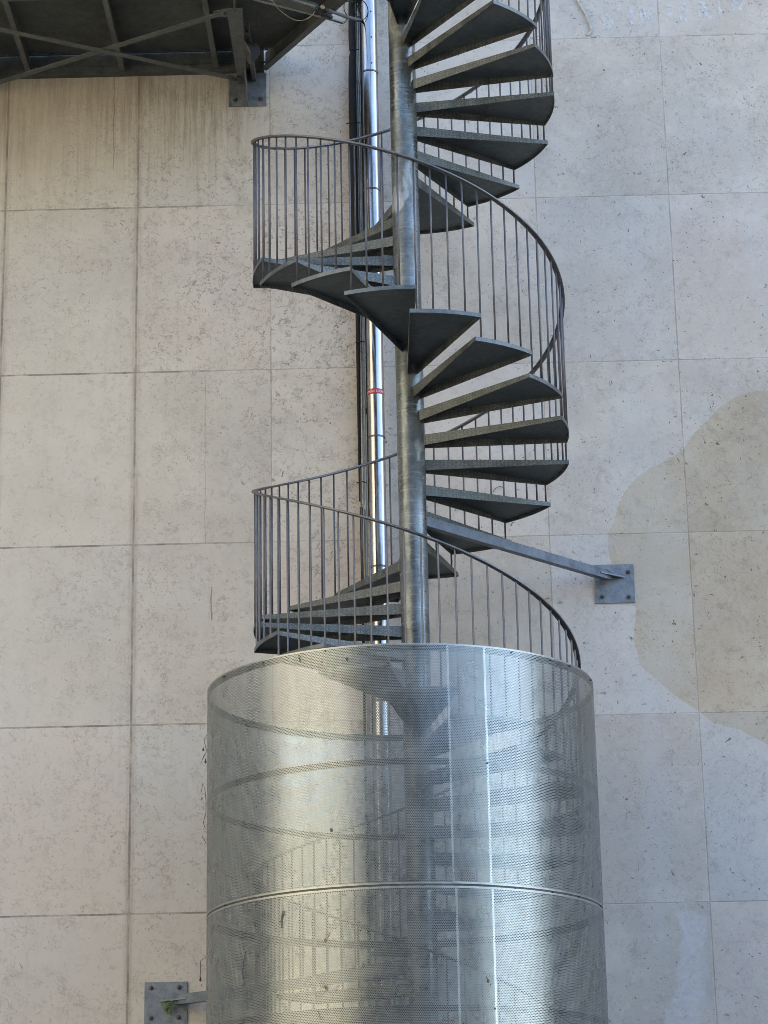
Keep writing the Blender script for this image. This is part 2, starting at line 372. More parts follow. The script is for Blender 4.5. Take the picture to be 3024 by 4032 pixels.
    sv = g.math('MULTIPLY', sm, g.rng(g.noise(o, 2.4, 5, .65), .35, .65, .55, 1.)); rim_ = g.math('MULTIPLY', sm, g.rng(a1, -.05, 0, 0, .35, smooth=True))
    c = g.mix(g.math('MAXIMUM', sv, rim_), c, g.mix(1., c, (.87, .785, .635), 'MULTIPLY'))
    # chalky scraped patch bottom right
    a2 = g.n('Attribute', attribute_name='chalk').outputs['Fac']
    a2 = g.math('ADD', a2, g.math('MULTIPLY', g.math('SUBTRACT', g.noise(o, 9, 5, .7), .5), .16))
    cm = g.math('MULTIPLY', g.rng(a2, -.03, .02, 1, 0, smooth=True), g.rng(g.noise(o, 28, 4, .7), .35, .6, .35, 1.))
    c = g.mix(g.math('MULTIPLY', cm, .5), c, (.64, .63, .65))
    g.set(color=c, rough=.85, spec=.25)
    h = g.math('SUBTRACT', g.math('ADD', g.math('MULTIPLY', mid, .6), g.math('MULTIPLY', fine, .25)), g.math('ADD', g.math('MULTIPLY', jm, 1.2), g.math('MULTIPLY', g.math('ADD', pit, vein), .35)))
    g.bump(h, .35, .006); return g.m
def _comb(s, v):
    x = s.n('CombineXYZ')
    for i in range(3): s.l(v, x.inputs[i])
    return x.outputs[0]
NG.comb = _comb
wall = link('stone_wall', me, mat=limestone())
tag(wall, 'tall pale limestone slab wall with brown rain streaks behind the spiral stair', 'wall')

# faded chalk lettering on the wall
def strokes(name, segs, wdt, label, cat):
    g = NG(name+'_chalk'); n = g.noise(g.geo(), 26, 5, .75)
    g.set(color=(.76, .77, .80), rough=.9, alpha=g.rng(n, .36, .62, .10, .60, smooth=True))
    root = empty(name, (wallpt(*segs[0][0][0])[0], W, wallpt(*segs[0][0][0])[1])); tag(root, label, cat)
    for sg in segs:
      bm = bmesh.new()
      for a, b in sg:
        (x0, z0), (x1, z1) = wallpt(*a), wallpt(*b)
        d = Vector((x1-x0, z1-z0)); L = d.length; d /= L; n_ = Vector((-d.y, d.x))*wdt/2; d *= wdt*.3
        m = max(2, int(L/.03)); prev = None
        for i in range(m+1):
            t = i/m; c_ = Vector((x0, z0)).lerp(Vector((x1, z1)), t); k_ = 1+random.uniform(-.25, .25)
            pr = [bm.verts.new((c_.x+n_.x*s_*k_, W-.0015, c_.y+n_.y*s_*k_)) for s_ in (-1, 1)]
            if prev: bm.faces.new((prev[0], pr[0], pr[1], prev[1]))
            prev = pr
      bm_obj('letter', bm, g.m, root)
    return root
s_ = 724/1659.
def T_(x, y): return (2300+x*s_, y*s_)
seg = [[(T_(175,125), T_(195,275)), (T_(175,125), T_(250,165)), (T_(250,165), T_(240,235)), (T_(240,235), T_(195,275))],
       [(T_(318,50), T_(312,95))], [(T_(418,85), T_(428,225))], [(T_(512,80), T_(520,205)), (T_(512,80), T_(600,185)), (T_(598,70), T_(606,190))],
       [(T_(730,62), T_(805,48)), (T_(768,58), T_(780,165))], [(T_(870,42), T_(885,185)), (T_(870,42), T_(930,32)), (T_(878,108), T_(925,98)), (T_(885,185), T_(945,172))],
       [(T_(1040,35), T_(1055,165)), (T_(1040,35), T_(1100,45)), (T_(1100,45), T_(1090,90)), (T_(1090,90), T_(1048,98)), (T_(1065,98), T_(1145,165))],
       [(T_(1215,15), T_(1228,135))], [(T_(1335,0), T_(1345,110)), (T_(1335,0), T_(1375,55)), (T_(1375,55), T_(1412,-8)), (T_(1412,-8), T_(1422,95))]]
strokes('chalk_lettering', seg, .030, "faded white lettering D'INTERIM on the wall slabs at the top right corner", 'lettering')
def Z_(x, y): return (x*300/1659., 2600+y*300/1659.)
seg = [[(Z_(400,460), Z_(500,460)), (Z_(500,470), Z_(400,670)), (Z_(395,685), Z_(530,670))], [(Z_(620,650), Z_(640,540)), (Z_(640,540), Z_(700,560)), (Z_(700,560), Z_(700,660)), (Z_(630,640), Z_(700,650))], [(Z_(725,670), Z_(780,730))], [(Z_(220,560), Z_(260,600))]]
strokes('chalk_mark', seg, .009, 'small faded white scrawl like a Z A low on the left wall slab', 'lettering')

# ------------------------------------------------------------------ spiral staircase
A0, DA, HS, TZ0, OM = -1.34719, 0.40472, 0.15611*S, 8.10768*S, 0.44593
RO = S; RC = .0886*S; RAIL_R = .9960*S
RAILC = (6.17465+0.38572*2*PI)*S; G = 0.38572*S       # rail height = RAILC - G*t
KTOP, KBOT = -3, 60
stair = empty('spiral_staircase', P(0, 0, -ZO))
tag(stair, 'galvanised spiral staircase winding round a steel column in front of the wall', 'staircase')
bm = bmesh.new()
tube(bm, [(0, 0, .0), (0, 0, 11.6)], RC, 48); lathe(bm, [(.22, 0), (.22, .02), (RC+.002, .021), (RC+.002, .03)], (0, 0, 0))
bm_obj('column', bm, M_col, stair, True)

def tread_mesh():
    """wedge tread, folded down all round; nosing edge lies along local +x"""
    t = .004
    mid = OM/2; ri = RC-.003
    ai, bi = mid-.36, mid+.36
    n = 10
    top = [(ri*math.cos(ai), ri*math.sin(ai))]+[(RO*math.cos(OM*i/n), RO*math.sin(OM*i/n)) for i in range(n+1)]+[(ri*math.cos(bi), ri*math.sin(bi))]
    bm = bmesh.new()
    def slab(poly, z0, z1, mi):
        lo = [bm.verts.new((x, y, z0)) for x, y in poly]; hi = [bm.verts.new((x, y, z1)) for x, y in poly]
        fs = [bm.faces.new(lo[::-1]), bm.faces.new(hi)]
        for i in range(len(poly)):
            j = (i+1) % len(poly); fs.append(bm.faces.new((lo[i], lo[j], hi[j], hi[i])))
        for f in fs: f.material_index = mi
    slab(top, -t, 0, 1)
    DI, DO = .072, .026
    def flange(p, q, dp, dq, mi):
        # thin vertical plate hanging under edge p-q, its outer face 2 mm proud of the plate edge
        p, q = Vector(p), Vector(q); d = (q-p).normalized(); nrm = Vector((d.y, -d.x))
        o = nrm*.0025; i_ = -nrm*.002
        v = []
        for b_, dd in ((p, dp), (q, dq)):
            for off in (o, i_):
                for zz in (.001, -dd): v.append(bm.verts.new((b_.x+off.x, b_.y+off.y, zz)))
        for f in ((0, 1, 5, 4), (2, 6, 7, 3), (0, 4, 6, 2), (1, 3, 7, 5), (0, 2, 3, 1), (4, 5, 7, 6)):
            ff = bm.faces.new([v[a] for a in f]); ff.material_index = mi
    flange(top[0], top[1], DI, DO, 0)
    flange(top[-2], top[-1], DO, DI, 0)
    for i in range(1, n+1): flange(top[i], top[i+1], DO, DO, 2)
    bmesh.ops.recalc_face_normals(bm, faces=bm.faces)
    me = bpy.data.meshes.new('tread'); bm.to_mesh(me); bm.free()
    for m in (M_tread, M_under, M_edge): me.materials.append(m)
    return me
tm = tread_mesh()
for kk in range(KTOP, KBOT+1):
    o = bpy.data.objects.new('tread', tm); COL.objects.link(o); o.parent = stair
    o.location = (0, 0, TZ0-kk*HS+ZO); o.rotation_euler = (0, 0, A0+kk*DA)

# balusters: four to a tread, on four shared meshes
def bal_mesh(L):
    bm = bmesh.new(); tube(bm, [(0, 0, -.012), (0, 0, L)], .0062, 8)
    me = bpy.data.meshes.new('baluster'); bm.to_mesh(me); bm.free(); me.materials.append(M_bal)
    for p in me.polygons: p.use_smooth = len(p.vertices) == 4
    return me
offs = [.042+.1012*j for j in range(4)]
bmeshes = []
for j in range(4):
    t = A0+offs[j]; bmeshes.append(bal_mesh(RAILC-G*t-TZ0-.004))
rest = bmesh.new(); RB = RAIL_R-.004
for kk in range(KTOP, KBOT+1):
    for j in range(4):
        t = A0+kk*DA+offs[j]; z = TZ0-kk*HS+ZO
        if 2 <= kk <= 26:
            o = bpy.data.objects.new('baluster', bmeshes[j]); COL.objects.link(o); o.parent = stair
            o.location = (RB*math.cos(t), RB*math.sin(t), z)
        else:
            tube(rest, [(RB*math.cos(t), RB*math.sin(t), z-.012), (RB*math.cos(t), RB*math.sin(t), RAILC-G*t+ZO-.004)], .0062, 8)
o = bm_obj('baluster', rest, M_bal, stair, True); o['kind'] = 'stuff'
# handrail, flat bar swept along the helix
bm = bmesh.new(); t0, t1 = A0+KTOP*DA, A0+KBOT*DA; N = int((t1-t0)/.07); prev = None
for i in range(N+1):
    t = t0+(t1-t0)*i/N; z = RAILC-G*t+ZO; c_, s__ = math.cos(t), math.sin(t)
    ring = [bm.verts.new(((RAIL_R+dr)*c_, (RAIL_R+dr)*s__, z+dz)) for dr, dz in ((-.018, -.006), (-.013, -.009), (.013, -.009), (.018, -.006), (.018, .004), (.013, .007), (-.013, .007), (-.018, .004))]
    if prev:
        for a in range(8): bm.faces.new((prev[a], prev[(a+1) % 8], ring[(a+1) % 8], ring[a]))
    else: bm.faces.new(ring)
    prev = ring
bm.faces.new(prev[::-1]); bm_obj('handrail', bm, M_rail, stair, True)

# ------------------------------------------------------------------ perforated cage
GX, CR = -.10167*S, 1.18515*S
cage = empty('perforated_cage', (GX, 0, 0))
tag(cage, 'cylinder of perforated galvanised sheet enclosing the lower flights of the stair', 'screen')
def cyl_sheet(z0, z1, rad, a0, a1, seg, mats, edge_l=0., edge_v=.012, thick=.0011, ph=0.):
    """curved sheet, both skins perforated, solid margins at the edges (UV in metres)"""
    bm = bmesh.new(); uvl = bm.loops.layers.uv.new('UVMap')
    full = abs(a1-a0-2*PI) < 1e-6
    As = list(np.linspace(a0, a1, seg+1))
    if edge_l: As = [a0, a0+edge_l/rad]+list(np.linspace(a0+edge_l/rad, a1-edge_l/rad, seg+1))[1:-1]+[a1-edge_l/rad, a1]
    Zs = [z0, z0+edge_v, z1-edge_v, z1]
    for r_, flip in ((rad, False), (rad-thick, True)):
        vs = [[bm.verts.new((r_*math.cos(a), r_*math.sin(a), z)) for z in Zs] for a in (As[:-1] if full else As)]
        if full: vs.append(vs[0])
        for i in range(len(As)-1):
            for j in range(3):
                f = bm.faces.new((vs[i][j], vs[i+1][j], vs[i+1][j+1], vs[i][j+1]) if not flip else (vs[i][j], vs[i][j+1], vs[i+1][j+1], vs[i+1][j]))
                solid = j != 1 or (edge_l and (i == 0 or i == len(As)-2))
                f.material_index = 1 if j != 1 else (2 if solid else 0); f.smooth = True
                m = {(i, j): 0}
                for lp in f.loops:
                    co_ = lp.vert.co; ia = i if (lp.vert is vs[i][j] or lp.vert is vs[i][j+1]) else i+1
                    lp[uvl].uv = (As[ia]*rad+ph, co_.z)
    me = bpy.data.meshes.new('perforated_panel'); bm.to_mesh(me); bm.free()
    for m in mats: me.materials.append(m)
    return me
secs = [(2.375, 3.820), (.925, 2.363), (-.525, .913), (-1.595, -.537)]
seams = [(-76.6, -65.2), (-75.9, -64.9), (-75, -64), (-75, -64)]
for (z0, z1), (s0, s1) in zip(secs, seams):
    o = link('perforated_panel', cyl_sheet(z0+ZO, z1+ZO, CR, -PI, PI, 180, (M_perf, M_sheet), edge_v=.011), cage)
    o2 = link('overlap_strip', cyl_sheet(z0+ZO+.001, z1+ZO-.001, CR+.004, math.radians(s0), math.radians(s1), 24, (M_perf2, M_sheet, M_dot), edge_l=.013, edge_v=.012, ph=.0025), o)
    # solid dotted margin where the sheets lap
def hoop(z, h, rad, th=.005, mat=M_hoop, name='hoop'):
    bm = bmesh.new(); n = 180; rings = []
    for i in range(n):
        a = 2*PI*i/n; rings.append([bm.verts.new((GX+r_*math.cos(a), r_*math.sin(a), zz+ZO)) for r_, zz in ((rad, z-h/2), (rad, z+h/2), (rad-th, z+h/2), (rad-th, z-h/2))])
    for i in range(n):
        a, b = rings[i], rings[(i+1) % n]
        for k_ in range(4): bm.faces.new((a[k_], b[k_], b[(k_+1) % 4], a[(k_+1) % 4]))
    return bm_obj(name, bm, mat, cage, True)
hoop(3.795, .046, CR-.004); hoop(3.10, .04, CR-.004); hoop(2.369, .05, CR-.004); hoop(1.66, .04, CR-.004)
hoop(.919, .05, CR-.004); hoop(.2, .04, CR-.004); hoop(-.531, .05, CR-.004); hoop(-1.57, .04, CR-.004)
bm = bmesh.new(); lathe(bm, [(0.0045, -.004), (.006, 0), (.006, .006), (.0035, .009)], (0, 0, 0), seg=8)
bolt_me = bpy.data.meshes.new('bolt'); bm.to_mesh(bolt_me); bm.free(); bolt_me.materials.append(M_bolt)
for zz in (2.369, 3.80, .919):
    for dg in (-150, -131, -112, -98, -84, -56, -43, -30, -14):
        a = math.radians(dg+random.uniform(-2, 2)); o = link('bolt', bolt_me, cage)
        o.location = (CR*math.cos(a)+.001*math.cos(a), CR*math.sin(a), zz+ZO+random.uniform(-.003, .003)); o.rotation_euler = (0, PI/2, a)
        o.rotation_mode = 'XYZ'
for zz in (3.10, 1.66):
    a = math.radians(-65.6); o = link('bolt', bolt_me, cage); o.location = (CR*1.004*math.cos(a), CR*1.004*math.sin(a), zz+ZO); o.rotation_euler = (0, PI/2, a)

# ------------------------------------------------------------------ wall brackets
big_bolt = bmesh.new(); Ry = Matrix.Rotation(PI/2, 3, 'X')
def wall_bolt(bm, x, z):
    lathe(bm, [(.017, 0), (.017, .003), (.011, .0035), (.011, .012), (.0065, .0125), (.0065, .026), (.004, .028)], (x, W-.012, z), axis=Ry, seg=12)
def bracket(x0, x1, zc, label, arm_z, arm_x, arm_y1, bolts):
    root = empty('wall_bracket', (x0, W, zc)); tag(root, label, 'bracket', 'square plate brackets tying the stair to the wall')
    bm = bmesh.new(); box(bm, (x0, W-.012, zc-.143), (x1, W-.0005, zc+.143)); bmesh.ops.bevel(bm, geom=bm.edges[:], offset=.002, segments=1)
    bm_obj('plate', bm, M_plate, root)
    for bx, bz in bolts:
        bm = bmesh.new(); wall_bolt(bm, bx, bz); bm_obj('bolt', bm, M_bolt, root, True)
    d = Vector((arm_x, W, 0)).normalized(); end = Vector((arm_x, W, arm_z)); s0 = d*RC
    L = Vector((arm_x, W, 0)).length
    a = d*(RC-.002); b = d*(L-.11)
    bm = bmesh.new(); bar(bm, (a.x, a.y, arm_z), (b.x, b.y, arm_z), .05, .066); bmesh.ops.bevel(bm, geom=bm.edges[:], offset=.004, segments=2)
    bm_obj('arm', bm, M_arm, root)
    # slotted end: horizontal tongue welded in the tube and to the plate
    bm = bmesh.new(); sd_ = Vector((-d.y, d.x, 0)); c0 = d*(L-.19); 
    pts = [c0-sd_*.022, c0+sd_*.022, Vector((arm_x+.03, W-.012, 0)), Vector((arm_x+.075, W-.012, 0)), Vector((arm_x+.055, W-.03, 0)), Vector((arm_x-.05, W-.012, 0))]
    pts = [c0-sd_*.029, Vector((arm_x+.075, W-.0125, 0)), Vector((arm_x-.085, W-.0125, 0)), c0+sd_*.029] if arm_x > 0 else [c0-sd_*.029, Vector((arm_x+.085, W-.0125, 0)), Vector((arm_x-.075, W-.0125, 0)), c0+sd_*.029]
    lo = [bm.verts.new((p.x, p.y, arm_z-.006)) for p in pts]; hi = [bm.verts.new((p.x, p.y, arm_z+.006)) for p in pts]
    bm.faces.new(lo[::-1]); bm.faces.new(hi)
    for i in range(4): bm.faces.new((lo[i], lo[(i+1) % 4], hi[(i+1) % 4], hi[i]))
    bm_obj('tongue', bm, M_arm, root)
    # tapering cheeks that carry the arm to the plate
    bm = bmesh.new(); e = Vector((arm_x-d.x*.03, W-.03, 0))
    v = []
    for c_, ww, hh in ((d*(L-.112), .05, .066), (d*(L-.055), .034, .05), (d*(L-.03), .012, .03)):
        for i, j in ((-1, -1), (1, -1), (1, 1), (-1, 1)): v.append(bm.verts.new(Vector((c_.x, c_.y, arm_z))+sd_*(i*ww/2)+Vector((0, 0, j*hh/2+(.0 if j < 0 else .004)))))
    for s_i in (0, 4):
        for i in range(4): bm.faces.new((v[s_i+i], v[s_i+(i+1) % 4], v[s_i+4+(i+1) % 4], v[s_i+4+i]))
    bm.faces.new(v[0:4]); bm.faces.new(v[8:12])
    bm_obj('arm_end', bm, M_arm, root)
    return root
def wp(x, y):
    a = wallpt(x, y); return a
bracket(1.293, 1.577, 4.949+ZO, 'upper right square plate bracket with long arm from the stair, beside the stained patch', 4.995+ZO, 1.44, 0, [wp(2473, 2254), wp(2372, 2351), wp(2476, 2352), wp(2368, 2252)])
bracket(-1.908, -1.616, 2.044+ZO, 'lower left square plate bracket with a short arm disappearing behind the perforated cage', 2.058+ZO, -1.735, 0, [(-1.862, 2.148+ZO), (-1.672, 2.148+ZO), (-1.862, 1.945+ZO), (-1.672, 1.945+ZO)])
# moss on the lower left bracket
bm = bmesh.new(); rnd = random.Random(3)
for i in range(170):
    c_ = Vector((-1.737+rnd.gauss(0, .013), W-.05-abs(rnd.gauss(0, .016)), 2.02+ZO+rnd.gauss(0, .018)-.012)); a = rnd.uniform(0, 6.28); s1 = rnd.uniform(.006, .012)
    u1 = Vector((math.cos(a), rnd.uniform(-.5, .5), math.sin(a))).normalized(); v1 = u1.orthogonal().normalized()
    bm.faces.new([bm.verts.new(c_+u1*s1), bm.verts.new(c_+v1*s1*.5), bm.verts.new(c_-u1*s1), bm.verts.new(c_-v1*s1*.5)])
tag(bm_obj('moss_plant', bm, M_leafgreen), 'small green tuft growing on the lower left wall bracket', 'plant')

# ------------------------------------------------------------------ dry riser pipe and cables
PX, PY, PR = -.2495, W-.13, .0615
pipe = empty('riser_pipe', (PX, PY, 0)); tag(pipe, 'shiny stainless riser pipe with a red band running up behind the stair', 'pipe')
bm = bmesh.new(); tube(bm, [P(PX, PY, -ZO), P(PX, PY, 11.5)], PR, 64); bm_obj('tube', bm, M_chrome, pipe, True)
for zc in [9.0-.982*i for i in range(9)]:
    bm = bmesh.new(); tube(bm, [P(PX, PY, zc-.006), P(PX, PY, zc+.006)], PR+.004, 48); bm_obj('collar', bm, M_bolt, pipe, True)
for zc in (9.06, 9.28, 9.5):
    bm = bmesh.new(); tube(bm, [P(PX+.018, PY-PR-.004, zc), P(PX+.018, PY-PR+.004, zc)], .005, 8); bm_obj('screw', bm, M_bolt, pipe)
bm = bmesh.new(); tube(bm, [P(PX, PY, 6.378), P(PX, PY, 6.418)], PR+.0015, 64); band = bm_obj('label_band', bm, M_red, pipe, True)
def wrap_text(txt, align, z, size, ang0):
    cu = bpy.data.curves.new('t', 'FONT'); cu.body = txt; cu.size = size; cu.align_x = align; cu.space_character = 1.05
    tmp = bpy.data.objects.new('t', cu); COL.objects.link(tmp); bpy.context.view_layer.update()
    dg = bpy.context.evaluated_depsgraph_get(); m = bpy.data.meshes.new_from_object(tmp.evaluated_get(dg))
    bpy.data.objects.remove(tmp)
    bm = bmesh.new(); bm.from_mesh(m); bmesh.ops.triangulate(bm, faces=bm.faces[:]); bmesh.ops.subdivide_edges(bm, edges=[e for e in bm.edges if e.calc_length() > .006], cuts=1)
    r_ = PR+.0026
    for v in bm.verts:
        a = ang0+v.co.x/r_; zz = v.co.y
        v.co = Vector((PX+r_*math.sin(a), PY-r_*math.cos(a), z+ZO+zz))
    me = bpy.data.meshes.new('lettering'); bm.to_mesh(me); bm.free()
    me.transform(Matrix.Translation((-PX, -PY, 0)))
    return link('lettering', me, band, None, M_white)
wrap_text('COLONNE', 'RIGHT', 6.389, .0235, -.06); wrap_text('SECHE', 'LEFT', 6.389, .0235, .04)

# black cable sleeve with ties
sl = empty('cable_sleeve', (-.38, W-.06, 0)); tag(sl, 'black flexible cable sleeve hanging down the wall left of the stainless pipe', 'cable')
def flat_tube(pts, seg=14):
    bm = bmesh.new(); rings = []
    for x, z, wx, dy in pts:
        rings.append([bm.verts.new(P(x+wx/2*math.cos(2*PI*k_/seg), W-.055+dy*math.sin(2*PI*k_/seg), z)) for k_ in range(seg)])
    for a, b in zip(rings, rings[1:]):
        for k_ in range(seg): bm.faces.new((a[k_], a[(k_+1) % seg], b[(k_+1) % seg], b[k_]))
    bm.faces.new(rings[0]); bm.faces.new(rings[-1][::-1]); return bm
def zz_(px, py): 
    d = fw*FPX+rr*(px-1512)-uu*(py-2016); t = (W-.055+15.737)/d.y; return (d.x*t-.0004, d.z*t)
rows = [(-40,1372,1400),(60,1372,1400),(150,1372,1401),(195,1375,1402),(206,1378,1402),(225,1374,1402),(300,1372,1403),(450,1373,1405),(490,1375,1407),(700,1378,1409),(900,1382,1413),(1040,1390,1416),(1200,1399,1419),(1500,1404,1420),(1700,1408,1421),(1860,1411,1423),(1960,1413,1424),(1974,1414,1424)]
pts = []
for y, a, b in rows:
    (xa, z), (xb, _) = zz_(a, y), zz_(b, y); pts.append(((xa+xb)/2, z, xb-xa, min(.022, (xb-xa)/2)))
bm_obj('sleeve', flat_tube(pts), M_black, sl, True)
rows = [(1998,1416,1429),(2100,1418,1430),(2400,1423,1434),(2900,1432,1443),(3400,1441,1452),(4100,1452,1463),(5000,1466,1477)]; pts = []
for y, a, b in rows:
    (xa, z), (xb, _) = zz_(a, y), zz_(b, y); pts.append(((xa+xb)/2, z, xb-xa, min(.02, (xb-xa)/2)))
bm_obj('sleeve', flat_tube(pts), M_black, sl, True)
for y, a, b in ((203,1376,1413),(492,1366,1422),(1353,1402,1438),(1905,1408,1443)):
    (xa, z), (xb, _) = zz_(a, y), zz_(b, y); bm = bmesh.new()
    tube(bm, [P(xa-.004, W-.083, z-.002), P((xa+xb)/2, W-.09, z+.004), P(xb, W-.082, z)], .004, 6); bm_obj('cable_tie', bm, M_black, sl, True)
def conduit(px0, px1, rad, mat, label, top=-60, bot=5000, yoff=.03):
    (xa, za), (xb, zb) = zz_(px0, 300), zz_(px1, 1900); kx = (xb-xa)/(zb-za)
    z0, z1 = zz_(px0, top)[1], max(-ZO+.01, zz_(px1, bot)[1])
    bm = bmesh.new(); tube(bm, [P(xa+(z0-za)*kx, W-yoff, z0), P(xa+(z1-za)*kx, W-yoff, z1)], rad, 16)
    for zc in np.arange(z1+.6, z0, 1.35): lathe(bm, [(rad*1.05, 0), (rad*1.35, .003), (rad*1.35, .05), (rad*1.05, .053)], P(xa+(zc-za)*kx, W-yoff, zc), seg=16)
    return tag(bm_obj('conduit', bm, mat, None, True), label, 'conduit')
conduit(1409, 1434, .0085, M_conduit, 'thin bright steel conduit right beside the black cable sleeve')
conduit(1417, 1440, .0075, M_conduit, 'thin steel conduit second from the black sleeve, duller, next to the black cable')
conduit(1425, 1453, .0095, M_black, 'thin black cable squeezed between the conduits and the stainless pipe')

# junction box with hanging cables at the very top
jb = empty('junction_box', P(-.336, W-.1, 9.65)); tag(jb, 'small grey junction box at the top edge beside the stainless pipe', 'box')
bm = bmesh.new(); box(bm, P(-.381, W-.15, 9.638), P(-.289, W-.085, 9.76)); bmesh.ops.bevel(bm, geom=bm.edges[:], offset=.006, segments=2)
bm_obj('case', bm, M_box, jb)
for i in range(3):
    bm = bmesh.new(); x_ = -.36+.022*i; tube(bm, [P(x_, W-.12, 9.64), P(x_, W-.12, 9.618)], .008, 10); bm_obj('cable_gland', bm, M_black, jb, True)
def cable(pts, rad, mat, label, n=24):
    # Catmull-Rom through the points
    p = [Vector(P(*q)) for q in pts]; p = [p[0]*2-p[1]]+p+[p[-1]*2-p[-2]]; out = []
    for i in range(1, len(p)-2):
        for s_i in range(8):
            t = s_i/8; out.append(.5*((2*p[i])+(p[i+1]-p[i-1])*t+(2*p[i-1]-5*p[i]+4*p[i+1]-p[i+2])*t*t+(-p[i-1]+3*p[i]-3*p[i+1]+p[i+2])*t**3))
    out.append(p[-2]); bm = bmesh.new(); tube(bm, out, rad, 8)
    return tag(bm_obj('cable', bm, mat, None, True), label, 'cable')
cy = W-.13
def pz(px, py, y=None):
    y = cy if y is None else y
    d = fw*FPX+rr*(px-1512)-uu*(py-2016); t = (y+15.737)/d.y; return (d.x*t-.0004, y, d.z*t)
cable([pz(1395,20), pz(1396,45), pz(1404,62), pz(1412,70)], .0035, M_black, 'short black cable dropping straight from the junction box')
cable([pz(1406,20), pz(1412,40), pz(1424,50), pz(1418,62), pz(1408,68)], .0035, M_black, 'black cable looping right under the junction box')
cable([pz(1412,-12,W-.2), pz(1440,15,W-.2), pz(1449,45,W-.2), pz(1440,70,W-.2), pz(1428,77,W-.2)], .0035, M_black, 'black cable bowing out in front of the stainless pipe at the top')
cable([pz(1374,4), pz(1357,10), pz(1355,38), pz(1364,58), pz(1366,75), pz(1355,90)], .0035, M_black, 'black cable looping left of the junction box to the light tube end')

# ------------------------------------------------------------------ footbridge overhead, left
br = empty('steel_footbridge', P(-1.2, W, 9.11)); tag(br, 'dark steel footbridge seen from below against the wall at the top left', 'footbridge')
DZ = 9.25
E0, E1 = Vector((-1.055, 1.5175, 0)), Vector((-.385, .453, 0)); ed = (E1-E0).normalized(); E2 = E0+ed*1.78
bm = bmesh.new(); poly = [(-7, 1.40), (E0.x+ed.x*.12, 1.40), (E2.x, E2.y), (E2.x-.15, -.35), (-7, -.35)]
lo = [bm.verts.new(P(x, y, DZ)) for x, y in poly]; hi = [bm.verts.new(P(x, y, DZ+.008)) for x, y in poly]
bm.faces.new(lo[::-1]); bm.faces.new(hi)
for i in range(5): bm.faces.new((lo[i], lo[(i+1) % 5], hi[(i+1) % 5], hi[i]))
bm_obj('deck_plate', bm, M_deck, br)
bm = bmesh.new(); uvl = bm.loops.layers.uv.new('UVMap')
f = bm.faces.new([bm.verts.new(P(x, y, DZ+.004)) for x, y in ((-7, 1.402), (-7, 1.454), (-1.03, 1.454), (-1.0, 1.402))])
for lp in f.loops: lp[uvl].uv = (lp.vert.co.x, 1.45-lp.vert.co.y)
me = bpy.data.meshes.new('drain_strip'); bm.to_mesh(me); bm.free(); me.transform(Matrix.Translation(-br.location)); 
# only a narrow band of it is pierced: two staggered rows
o = link('drain_strip', me, br, None, M_drain)
for xj in [-1.4275-.7205*i for i in range(8)]:
    bm = bmesh.new(); box(bm, P(xj-.020, -.34, 9.108), P(xj+.020, 1.44, 9.114)); box(bm, P(xj-.003, -.34, 9.114), P(xj+.003, 1.44, DZ)); bm_obj('joist', bm, M_bridge, br)
bm = bmesh.new(); box(bm, P(-7, 1.455, 9.095), P(-1.062, 1.462, DZ+.03)); box(bm, P(-7, 1.462, 9.095), P(-1.062, W-.001, 9.103)); box(bm, P(-7, 1.44, 9.150), P(-1.05, 1.4548, 9.158))
bm_obj('wall_angle', bm, M_deck, br)
bm = bmesh.new(); s1 = Vector((-ed.y, ed.x, 0)); s1 = s1 if s1.x < 0 else -s1
a, b = E0+s1*.022+ed*.02, E2+s1*.022
bar(bm, P(a.x, a.y, 9.113), P(b.x, b.y, 9.113), .05, .008); 
a, b = E0+s1*.006+ed*.02, E2+s1*.006
bar(bm, P(a.x, a.y, 9.19), P(b.x, b.y, 9.19), .007, .146); bm_obj('edge_beam', bm, M_bridge, br)
bm = bmesh.new(); box(bm, P(-7, -.36, 9.10), P(E2.x-.15, -.352, DZ+.02)); bm_obj('edge_beam', bm, M_bridge, br)
bm = bmesh.new(); box(bm, P(-7, .316, 9.118), P(-1.0, .324, DZ)); box(bm, P(-7, .29, 9.110), P(-1.0, .35, 9.118)); bm_obj('cross_beam', bm, M_bridge, br)
